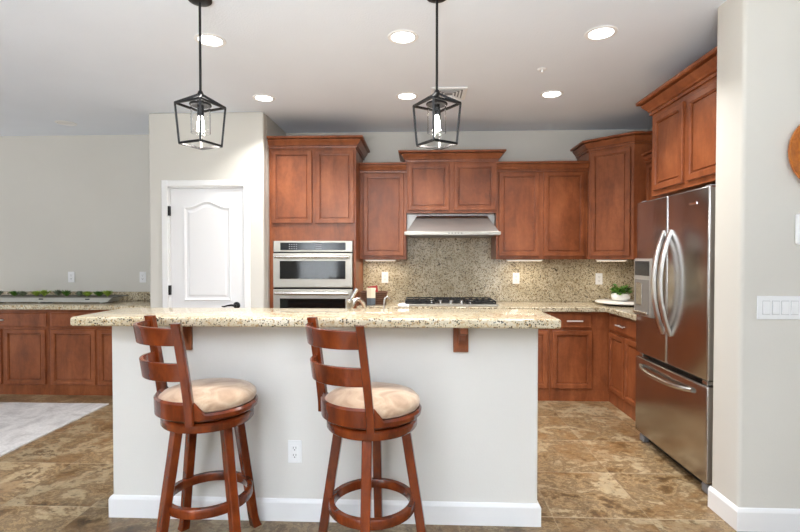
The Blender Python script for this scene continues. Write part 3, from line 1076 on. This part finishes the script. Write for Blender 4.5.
# ================================================================ PENDANTS AND CEILING
def pendant(label, x, y, rot, k=1.0, lift=0.0):
    p = thing('pendant_light', label, 'pendant lamp', (x, y, ZC), R(rot), 'lantern pendants over the island')
    K = M['black']
    def W(bm, nm, mat, parent=p, smooth=False):
        return obj(nm, bm, mat, parent, smooth, True)
    z = lambda v: (v - ZC) + (lift if v < 2.6 else 0)
    b = B(); lathe(b, [(0.0, z(2.718)), (0.02, z(2.718)), (0.055, z(2.724)), (0.060, z(2.729)), (0.060, z(2.742)), (0, z(2.742))], 0, 0, 28)
    W(b, 'canopy', K, p, True)
    b = B(); tube(b, [(0, 0, z(2.225)), (0, 0, z(2.715))], 0.0065, 10)
    W(b, 'rod', K, p, True)
    at_, ab_ = 0.130 * k, 0.110 * k
    zt, zb, za = z(2.176), z(1.971), z(2.236)
    T = [(at_ * math.cos(R(90 * i)), at_ * math.sin(R(90 * i)), zt) for i in range(4)]
    Bo = [(ab_ * math.cos(R(90 * i)), ab_ * math.sin(R(90 * i)), zb) for i in range(4)]
    b = B(); w_ = 0.0105
    for i in range(4):
        j = (i + 1) % 4
        bar(b, T[i], T[j], w_); bar(b, Bo[i], Bo[j], w_)
        bar(b, T[i], Bo[i], w_); bar(b, (0, 0, za), T[i], w_)
    lathe(b, [(0.014, za - 0.012), (0.016, za), (0.010, za + 0.014), (0, za + 0.014)], 0, 0, 14)
    W(b, 'lantern_frame', K)
    b = B(); lathe(b, [(0.012, z(2.175)), (0.053, z(2.173)), (0.056, z(2.178)), (0.053, z(2.184)), (0.02, z(2.192)), (0.008, z(2.22)), (0, z(2.22))], 0, 0, 28)
    lathe(b, [(0.0, z(2.120)), (0.017, z(2.120)), (0.017, z(2.176)), (0, z(2.176))], 0, 0, 16)
    W(b, 'socket', K, p, True)
    b = B()
    lathe(b, [(0.048, z(2.172)), (0.048, z(2.03)), (0.0455, z(2.03)), (0.0455, z(2.172)), (0.048, z(2.172))], 0, 0, 32)
    bmesh.ops.delete(b, geom=[f for f in b.faces if len(f.verts) > 4], context='FACES')
    bmesh.ops.remove_doubles(b, verts=b.verts, dist=1e-5)
    W(b, 'glass_shade', M['glass'], p, True)
    b = B(); lathe(b, [(0.0, z(2.035)), (0.011, z(2.040)), (0.018, z(2.058)), (0.0185, z(2.08)), (0.013, z(2.108)), (0.009, z(2.120)), (0, z(2.120))], 0, 0, 18)
    W(b, 'bulb', M['bulb'], p, True)
    d = bpy.data.lights.new('pendant_glow', 'POINT'); d.energy = 12; d.color = (1, 0.94, 0.84); d.shadow_soft_size = 0.03
    o = bpy.data.objects.new('pendant_glow', d); o.location = (x, y, 2.035); C.objects.link(o)
pendant('black lantern pendant hanging over the left stool, in front of the pantry wall', -1.146, 2.462, 24, 0.94, 0.008)
pendant('black lantern pendant hanging before the range hood cabinet', 0.091, 2.475, -10, 0.94)

def downlight(label, x, y, lit=True):
    t = thing('recessed_light', label, 'ceiling light', (x, y, ZC), 0, 'recessed ceiling lights')
    b = B(); lathe(b, [(0.070, -0.0015), (0.074, -0.006), (0.092, -0.004), (0.095, -0.0005)], 0, 0, 36)
    bmesh.ops.delete(b, geom=[f for f in b.faces if len(f.verts) > 4], context='FACES')
    obj('trim_ring', b, M['trim'], t, True, True)
    b = B(); lathe(b, [(0.0, -0.0035), (0.05, -0.003), (0.071, -0.0015), (0.071, -0.0008), (0, -0.0008)], 0, 0, 32)
    obj('lens', b, M['lens'] if lit else M['lens_off'], t, True, True)
    if lit:
        area('downlight_beam', (x, y, ZC - 0.012), (0, 0, 0), 0.13, 0.13, 11, (1, 0.98, 0.95), 'DISK', 115)
downlight('lit recessed ceiling light beside the rod of the pendant over the left stool', -1.304, 2.94)
downlight('lit recessed ceiling light left of the rod of the pendant before the hood', -0.10, 2.945)
downlight('lit recessed ceiling light nearest the fridge cabinet', 1.098, 2.942)
downlight('lit recessed ceiling light just in front of the oven cabinet', -1.319, 4.014)
downlight('lit recessed ceiling light right beside the square air vent', -0.102, 4.013)
downlight('lit recessed ceiling light in front of the two-door wall cabinet near the corner', 1.10, 4.013)
downlight('unlit recessed ceiling light above the left counter', -3.558, 4.675, False)

sk = thing('fire_sprinkler', 'small white fire sprinkler head on the ceiling', 'sprinkler', (0.883, 3.481, ZC))
b = B(); lathe(b, [(0.0, -0.008), (0.026, -0.008), (0.035, -0.001), (0, -0.0008)], 0, 0, 24)
obj('escutcheon', b, M['plate'], sk, True, True)
b = B(); lathe(b, [(0.0, -0.026), (0.012, -0.026), (0.012, -0.023), (0.005, -0.022), (0.007, -0.008), (0, -0.008)], 0, 0, 16)
obj('deflector', b, M['plate'], sk, True, True)

av = thing('air_vent', 'square white ceiling air vent with angled louvres', 'vent', (0.242, 3.96, ZC))
b = B(); hs = 0.145
for x0, x1, y0, y1 in ((-hs, hs, -hs, -hs + 0.022), (-hs, hs, hs - 0.022, hs), (-hs, -hs + 0.022, -hs + 0.022, hs - 0.022), (hs - 0.022, hs, -hs + 0.022, hs - 0.022)):
    box(b, x0, x1, y0, y1, -0.010, -0.0008, 0.002, 1)
obj('frame', b, M['plate'], av, False, True)
b = B(); box(b, -hs + 0.02, hs - 0.02, -hs + 0.02, hs - 0.02, -0.003, -0.0008)
obj('backing', b, M['grey'], av, False, True)
b = B()
for q in range(4):
    rot = Matrix.Rotation(R(90 * q), 4, 'Z')
    for i in range(4):
        y = -0.118 + i * 0.026
        hw = abs(y) - 0.004
        vs = box(b, -hw, hw, y - 0.007, y + 0.007, -0.0105, -0.0085)
        bmesh.ops.rotate(b, verts=vs, cent=(0, y, -0.009), matrix=Matrix.Rotation(R(30), 3, 'X'))
        bmesh.ops.transform(b, matrix=rot, verts=vs)
obj('louvres', b, M['plate'], av, False, True)

# under-cabinet lights
def strip(label, x0, x1, y, zt, rz=0.0, c=None):
    cx = (x0 + x1) / 2; Lh = (x1 - x0) / 2
    t = thing('under_cabinet_light', label, 'light', (cx, y, zt), rz, 'under-cabinet strip lights')
    b = B(); box(b, -Lh, Lh, -0.04, 0.04, -0.016, -0.0008, 0.003)
    obj('housing', b, M['plate'], t, False, True)
    b = B(); box(b, -Lh + 0.01, Lh - 0.01, -0.032, 0.032, -0.0185, -0.0158)
    obj('lens', b, M['strip'], t, False, True)
    area('strip_glow', (cx, y, zt - 0.022), (0, 0, rz), (x1 - x0) * 0.9, 0.05, 1.1, (1, 0.86, 0.66))
strip('lit strip light under the narrow cabinet beside the oven tower', -0.56, -0.24, 4.93, 1.37)
strip('lit strip light under the two-door cabinet right of the hood', 0.90, 1.26, 4.93, 1.37)
strip('lit strip light under the diagonal corner cabinet', 1.76, 2.04, 4.78, 1.37)

# ================================================================ PLATES ON WALLS
def outlet(label, x, y, z, kind, name='wall_outlet', cat='outlet', group='white wall plates'):
    t = thing(name, label, cat, (x, y, z), 0, group)
    b = B(); box(b, -0.037, 0.037, -0.006, -0.0005, -0.060, 0.060, 0.003)
    obj('cover_plate', b, M['plate'], t, False, True)
    if kind == 'duplex':
        for dz in (0.020, -0.020):
            b = B(); box(b, -0.017, 0.017, -0.008, -0.0055, dz - 0.0145, dz + 0.0145, 0.004)
            s_ = obj('socket', b, M['plate'], t, False, True)
            b = B()
            for dx in (-0.007, 0.007):
                box(b, dx - 0.0013, dx + 0.0013, -0.0086, -0.0078, dz - 0.001, dz + 0.008)
            box(b, -0.0025, 0.0025, -0.0086, -0.0078, dz - 0.010, dz - 0.005)
            obj('slots', b, M['slot'], s_, False, True)
    else:
        b = B(); box(b, -0.017, 0.017, -0.0085, -0.0055, -0.034, 0.034, 0.002)
        s_ = obj('socket', b, M['plate'], t, False, True)
        b = B()
        for dz in (0.019, -0.019):
            for dx in (-0.007, 0.007):
                box(b, dx - 0.0013, dx + 0.0013, -0.0091, -0.0083, dz - 0.002, dz + 0.008)
            box(b, -0.003, 0.003, -0.0091, -0.0083, dz - 0.011, dz - 0.006)
        obj('slots', b, M['slot'], s_, False, True)
    return t
outlet('white outlet plate low on the island half wall between the stools', -0.652, IY, 0.366, 'decora')
outlet('white outlet plate on the backsplash left of the cooktop, above the basket', -0.369, YW - 0.018, 1.172, 'duplex')
outlet('white outlet plate on the backsplash right of the cooktop', 1.038, YW - 0.018, 1.165, 'duplex')
outlet('white outlet plate on the backsplash above the potted plant', 1.912, YW - 0.018, 1.160, 'decora')
outlet('white outlet plate on the left wall above the metal planter', -3.878, YW, 1.17, 'decora')
outlet('white plate on the left wall beside the pantry corner', -3.061, YW, 1.17, 'decora')

sw = thing('light_switch', 'white four-gang switch plate on the near wall at the right', 'light switch', (1.812, IY, 1.134))
b = B(); box(b, -0.113, 0.113, -0.006, -0.0005, -0.059, 0.059, 0.003)
obj('cover_plate', b, M['plate'], sw, False, True)
for i in range(4):
    x = -0.069 + i * 0.046
    b = B(); box(b, x - 0.0165, x + 0.0165, -0.0095, -0.0055, -0.033, 0.033, 0.002)
    r_ = obj('rocker', b, M['plate'], sw, False, True)
    b = B(); box(b, x - 0.0185, x + 0.0185, -0.0064, -0.0058, -0.035, 0.035)
    obj('gap', b, M['pale'], r_, False, True)
th = thing('thermostat', 'white wall thermostat under the round wooden dish', 'thermostat', (1.952, IY, 1.527))
b = B(); box(b, -0.076, 0.076, -0.022, -0.0005, -0.077, 0.077, 0.02, 4)
obj('case', b, M['plate'], th, True, True)
b = B(); lathe(b, [(0.042, 0), (0.042, 0.006), (0.036, 0.009), (0, 0.009)], 0, 0, 28, M4=Matrix.Translation((0.012, -0.022, 0)) @ Matrix.Rotation(R(90), 4, 'X'))
obj('dial', b, M['grey'], th, True, True)
wd = thing('wall_plate', 'round orange-brown wooden dish hung high on the near wall', 'wall decor', (2.008, IY, 1.908))
b = B(); lathe(b, [(0.0, 0.001), (0.10, 0.001), (0.16, 0.015), (0.188, 0.034), (0.186, 0.040), (0.155, 0.026), (0.10, 0.014), (0.0, 0.010)], 0, 0, 48, M4=Matrix.Rotation(R(90), 4, 'X'))
obj('dish', b, M['burl'], wd, True, True)
b = B()
rg = []
for i in range(48):
    a = 2 * math.pi * i / 48
    rg.append([(r * math.cos(a), -y, r * math.sin(a)) for r, y in ((0.184, 0.032), (0.190, 0.032), (0.190, 0.042), (0.184, 0.042))])
loft(b, rg, closed=True, caps=False)
obj('rim', b, M['burl'], wd, True, True)

# ================================================================ COUNTER ITEMS
# basket with packets
bk = thing('basket', 'dark wicker basket on the back counter beside the oven tower', 'basket', (-0.455, 4.80, 0.914))
b = B()
bx0, bx1, by0, by1, bz0, bz1 = -0.585, -0.325, 4.72, 4.90, 0.914, 1.040
def rr(x0, x1, y0, y1, z):
    return [(x0, y0, z), (x1, y0, z), (x1, y1, z), (x0, y1, z)]
loft(b, [rr(bx0 + 0.015, bx1 - 0.015, by0 + 0.012, by1 - 0.012, bz0), rr(bx0, bx1, by0, by1, bz1 - 0.008), rr(bx0 + 0.008, bx1 - 0.008, by0 + 0.008, by1 - 0.008, bz1 - 0.008), rr(bx0 + 0.022, bx1 - 0.022, by0 + 0.02, by1 - 0.02, bz0 + 0.008)])
obj('body', b, M['wicker'], bk)
b = B()
for p0, p1 in (((bx0, by0), (bx1, by0)), ((bx1, by0), (bx1, by1)), ((bx1, by1), (bx0, by1)), ((bx0, by1), (bx0, by0))):
    tube(b, [(p0[0], p0[1], bz1 - 0.004), (p1[0], p1[1], bz1 - 0.004)], 0.008, 8)
obj('rim', b, M['wicker'], bk, True)
b = B()
for k in range(5):
    z = bz0 + 0.02 + k * 0.02
    o_ = 0.013 * (1 - (z - bz0) / 0.118)
    tube(b, [(bx0 + o_, by0 + o_ - 0.002, z), (bx1 - o_, by0 + o_ - 0.002, z)], 0.0045, 6)
obj('weave', b, M['wicker'], bk, True)
def pouch(name, label, x0, x1, y, z0, z1, mat, tilt, bandmat=None):
    t = thing(name, label, 'packet', ((x0 + x1) / 2, y, z0))
    b = B()
    w = (x1 - x0) / 2; h_ = z1 - z0
    Mx = Matrix.Rotation(R(tilt), 4, 'Y')
    rings = []
    for i in range(7):
        f_ = i / 6
        d = 0.004 + 0.018 * math.sin(math.pi * f_)
        rings.append([tuple(Mx @ Vector(p)) for p in ((-w, -d * 0.3, f_ * h_), (0, -d, f_ * h_), (w, -d * 0.3, f_ * h_), (w, d * 0.3, f_ * h_), (0, d, f_ * h_), (-w, d * 0.3, f_ * h_))])
    loft(b, rings)
    obj('pouch', b, mat, t, True, True)
    if bandmat:
        b = B(); vs = box(b, -w * 0.98, w * 0.98, -0.012, -0.002, h_ * 0.80, h_ * 0.99)
        bmesh.ops.transform(b, matrix=Mx, verts=vs)
        obj('band', b, bandmat, t, False, True)
pouch('snack_packet', 'red packet poking up out of the wicker basket', -0.50, -0.40, 4.825, 0.93, 1.098, M['red'], -9)
t = thing('snack_packet', 'cream and blue-grey packet standing against the front of the wicker basket', 'packet', (-0.475, 4.685, 0.914))
b = B()
def pk(z0, z1, w=0.042):
    loft(b, [[(-w, 0, z0), (0, -0.016, z0), (w, 0, z0), (w, 0.006, z0), (0, 0.02, z0), (-w, 0.006, z0)], [(-w, 0.0, z1), (0, -0.012, z1), (w, 0.0, z1), (w, 0.006, z1), (0, 0.016, z1), (-w, 0.006, z1)]])
pk(0.072, 0.150)
obj('pouch', b, M['cream'], t, False, True)
b = B(); pk(0.001, 0.0715)
obj('lower_panel', b, M['bluegrey'], t, False, True)
b = B(); pk(0.1505, 0.172, 0.046)
obj('top_band', b, M['cream'], t, False, True)
# lazy susan + plant
ls = thing('serving_board', 'round white serving board raised on a foot in the counter corner', 'tray', (2.045, 4.84, 0.913))
b = B(); lathe(b, [(0.0, 0.020), (0.255, 0.020), (0.265, 0.026), (0.265, 0.034), (0.258, 0.038), (0, 0.038)], 0, 0, 56)
obj('board', b, M['marble'], ls, True, True)
b = B(); lathe(b, [(0.0, 0.0005), (0.18, 0.0005), (0.18, 0.0205), (0, 0.0205)], 0, 0, 40)
obj('foot', b, M['black'], ls, True, True)
pp = thing('potted_plant', 'small leafy green plant in a white bowl pot on the round board', 'plant', (2.02, 4.84, 0.951))
b = B(); lathe(b, [(0.0, 0.0008), (0.055, 0.0008), (0.082, 0.018), (0.090, 0.042), (0.086, 0.066), (0.076, 0.080), (0.070, 0.080), (0.078, 0.062), (0.06, 0.06), (0, 0.06)], 0, 0, 36)
obj('pot', b, M['pot'], pp, True, True)
b = B(); lathe(b, [(0.0, 0.055), (0.074, 0.062), (0.0, 0.070)], 0, 0, 24)
obj('soil', b, M['soil'], pp, False, True)
def leafball(bm, cx, cy, cz, rx, rz_, n, size, rnd):
    for i in range(n):
        a = rnd.uniform(0, 2 * math.pi); el = rnd.uniform(-0.1, 1.0)
        rr_ = rnd.uniform(0.35, 1.0)
        c = Vector((cx + rx * rr_ * math.cos(a) * math.cos(el), cy + rx * rr_ * math.sin(a) * math.cos(el), cz + rz_ * rr_ * math.sin(el)))
        s = size * rnd.uniform(0.7, 1.25)
        rot = Matrix.Rotation(a + rnd.uniform(-0.6, 0.6), 3, 'Z') @ Matrix.Rotation(rnd.uniform(-0.9, 0.5), 3, 'Y') @ Matrix.Rotation(rnd.uniform(-0.5, 0.5), 3, 'X')
        pts = [(0, 0, 0), (0.35, 0.32, 0.06), (0.75, 0.28, 0.08), (1.05, 0, -0.02), (0.75, -0.28, 0.08), (0.35, -0.32, 0.06), (0.5, 0, -0.03)]
        vs = [bm.verts.new(c + rot @ (Vector(p) * s)) for p in pts]
        ring = vs[:6]
        for k in range(6):
            bm.faces.new((ring[k], ring[(k + 1) % 6], vs[6]))
b = B(); leafball(b, 0, 0, 0.075, 0.085, 0.095, 230, 0.036, random.Random(3))
obj('foliage', b, M['leaf'], pp, False, True)
b = B()
for dx, dy, dz in ((-0.01, -0.06, 0.135), (0.03, -0.05, 0.12)):
    for k in range(5):
        a = 2 * math.pi * k / 5
        lathe(b, [(0, -0.003), (0.006, 0), (0, 0.003)], dx + 0.008 * math.cos(a), dy, 8, dz + 0.008 * math.sin(a))
fl = obj('flower', b, M['pot'], pp, False, True)
fl['label'] = 'tiny white flower'

# planter on the left counter
pl = thing('planter_trough', 'long low galvanised metal planter on the left granite counter', 'planter', (-3.95, 4.86, 0.912))
PXa, PXb, PYa, PYb = -4.70, -3.13, 4.74, 4.98
b = B()
loft(b, [rr(PXa + 0.09, PXb - 0.085, PYa + 0.020, PYb - 0.03, 0.926), rr(PXa + 0.05, PXb - 0.03, PYa + 0.022, PYb - 0.022, 0.974), rr(PXa + 0.06, PXb - 0.04, PYa + 0.032, PYb - 0.032, 0.974), rr(PXa + 0.10, PXb - 0.095, PYa + 0.04, PYb - 0.04, 0.937)])
obj('trough', b, M['zinc'], pl)
b = B()
sweep(b, [(PXa, PYb), (PXa, PYa), (PXb, PYa), (PXb, PYb), (PXa, PYb)], [(-0.014, 0.972), (0.006, 0.974), (0.006, 0.984), (-0.014, 0.984)])
obj('rim', b, M['zinc_dark'], pl)
for x in (PXa + 0.2, -3.95, PXb - 0.165):
    b = B(); box(b, x, x + 0.016, PYa + 0.03, PYb - 0.03, 0.9125, 0.935)
    obj('foot', b, M['zinc'], pl)
for x in (-3.915, -3.42, -4.42):
    b = B(); box(b, x - 0.026, x + 0.026, PYa + 0.019, PYa + 0.04, 0.948, 0.964, 0.006)
    s_ = obj('hand_hole', b, M['slot'], pl)
b = B(); box(b, PXa + 0.065, PXb - 0.06, PYa + 0.042, PYb - 0.042, 0.952, 0.976)
obj('soil', b, M['soil'], pl)
def succulent(label, x, y, mat, size, upright, seed):
    t = thing('succulent', label, 'plant', (x, y, 0.9765), 0, 'succulents growing in the metal planter')
    r_ = random.Random(seed)
    b = B()
    n = 46
    for i in range(n):
        f_ = i / n
        a = i * 2.399
        tilt = (1 - f_) * (0.95 if not upright else 0.8) + 0.1
        L_ = size * (0.55 + 0.6 * (1 - f_)) * r_.uniform(0.8, 1.15)
        d = Vector((math.cos(a) * math.sin(tilt), math.sin(a) * math.sin(tilt), math.cos(tilt)))
        base = Vector((0, 0, 0.004 + f_ * size * 0.25))
        side = Vector((-math.sin(a), math.cos(a), 0))
        up = side.cross(d)
        w = L_ * (0.20 if not upright else 0.11)
        rings = []
        for s_, k in ((0.0, 0.4), (0.45, 1.0), (0.8, 0.75), (1.0, 0.08)):
            c = base + d * L_ * s_
            rings.append([c + side * w * k, c + up * w * 0.4 * k, c - side * w * k, c - up * w * 0.4 * k])
        loft(b, rings)
    obj('rosette', b, mat, t, True, True)
SUC = [(-4.55, 'leaf2', 0, 'pale green succulent at the far left end of the metal planter'),
       (-4.43, 'leaf3', 1, 'spiky grey-green succulent second from the left end of the planter'),
       (-4.29, 'leaf', 0, 'deep green rosette just left of the frame edge in the planter'),
       (-4.17, 'leaf3', 0, 'dusty grey-green rosette at the left edge of the view in the planter'),
       (-4.05, 'leaf2', 0, 'bright green rosette left of the first hand hole in the planter'),
       (-3.93, 'leaf2', 1, 'bright spiky green succulent above the hand hole in the planter'),
       (-3.81, 'leaf3', 1, 'grey spiky succulent just right of the first hand hole in the planter'),
       (-3.69, 'leaf', 1, 'tallest dark green spiky succulent in the middle of the planter'),
       (-3.58, 'leaf3', 0, 'small grey rosette under the left wall outlet in the planter'),
       (-3.47, 'leaf2', 0, 'light green rosette above the second hand hole in the planter'),
       (-3.37, 'leaf', 0, 'dark green rosette near the right end of the planter'),
       (-3.25, 'leaf2', 1, 'yellow-green spiky succulent at the right end of the planter')]
for i, (x, mt, u, lb) in enumerate(SUC):
    succulent(lb, x, 4.845 + 0.02 * (-1) ** i, M[mt], 0.072 if u else 0.060, bool(u), i)

# rug
b = B()
prism(b, [(-6.2, 1.6), (-2.885, 1.6), (-2.925, 4.345), (-6.2, 4.335)], 'z', 0.0008, 0.010)
tag(obj('rug', b, M['rug']), 'pale grey distressed area rug on the tile floor at the left', 'rug')
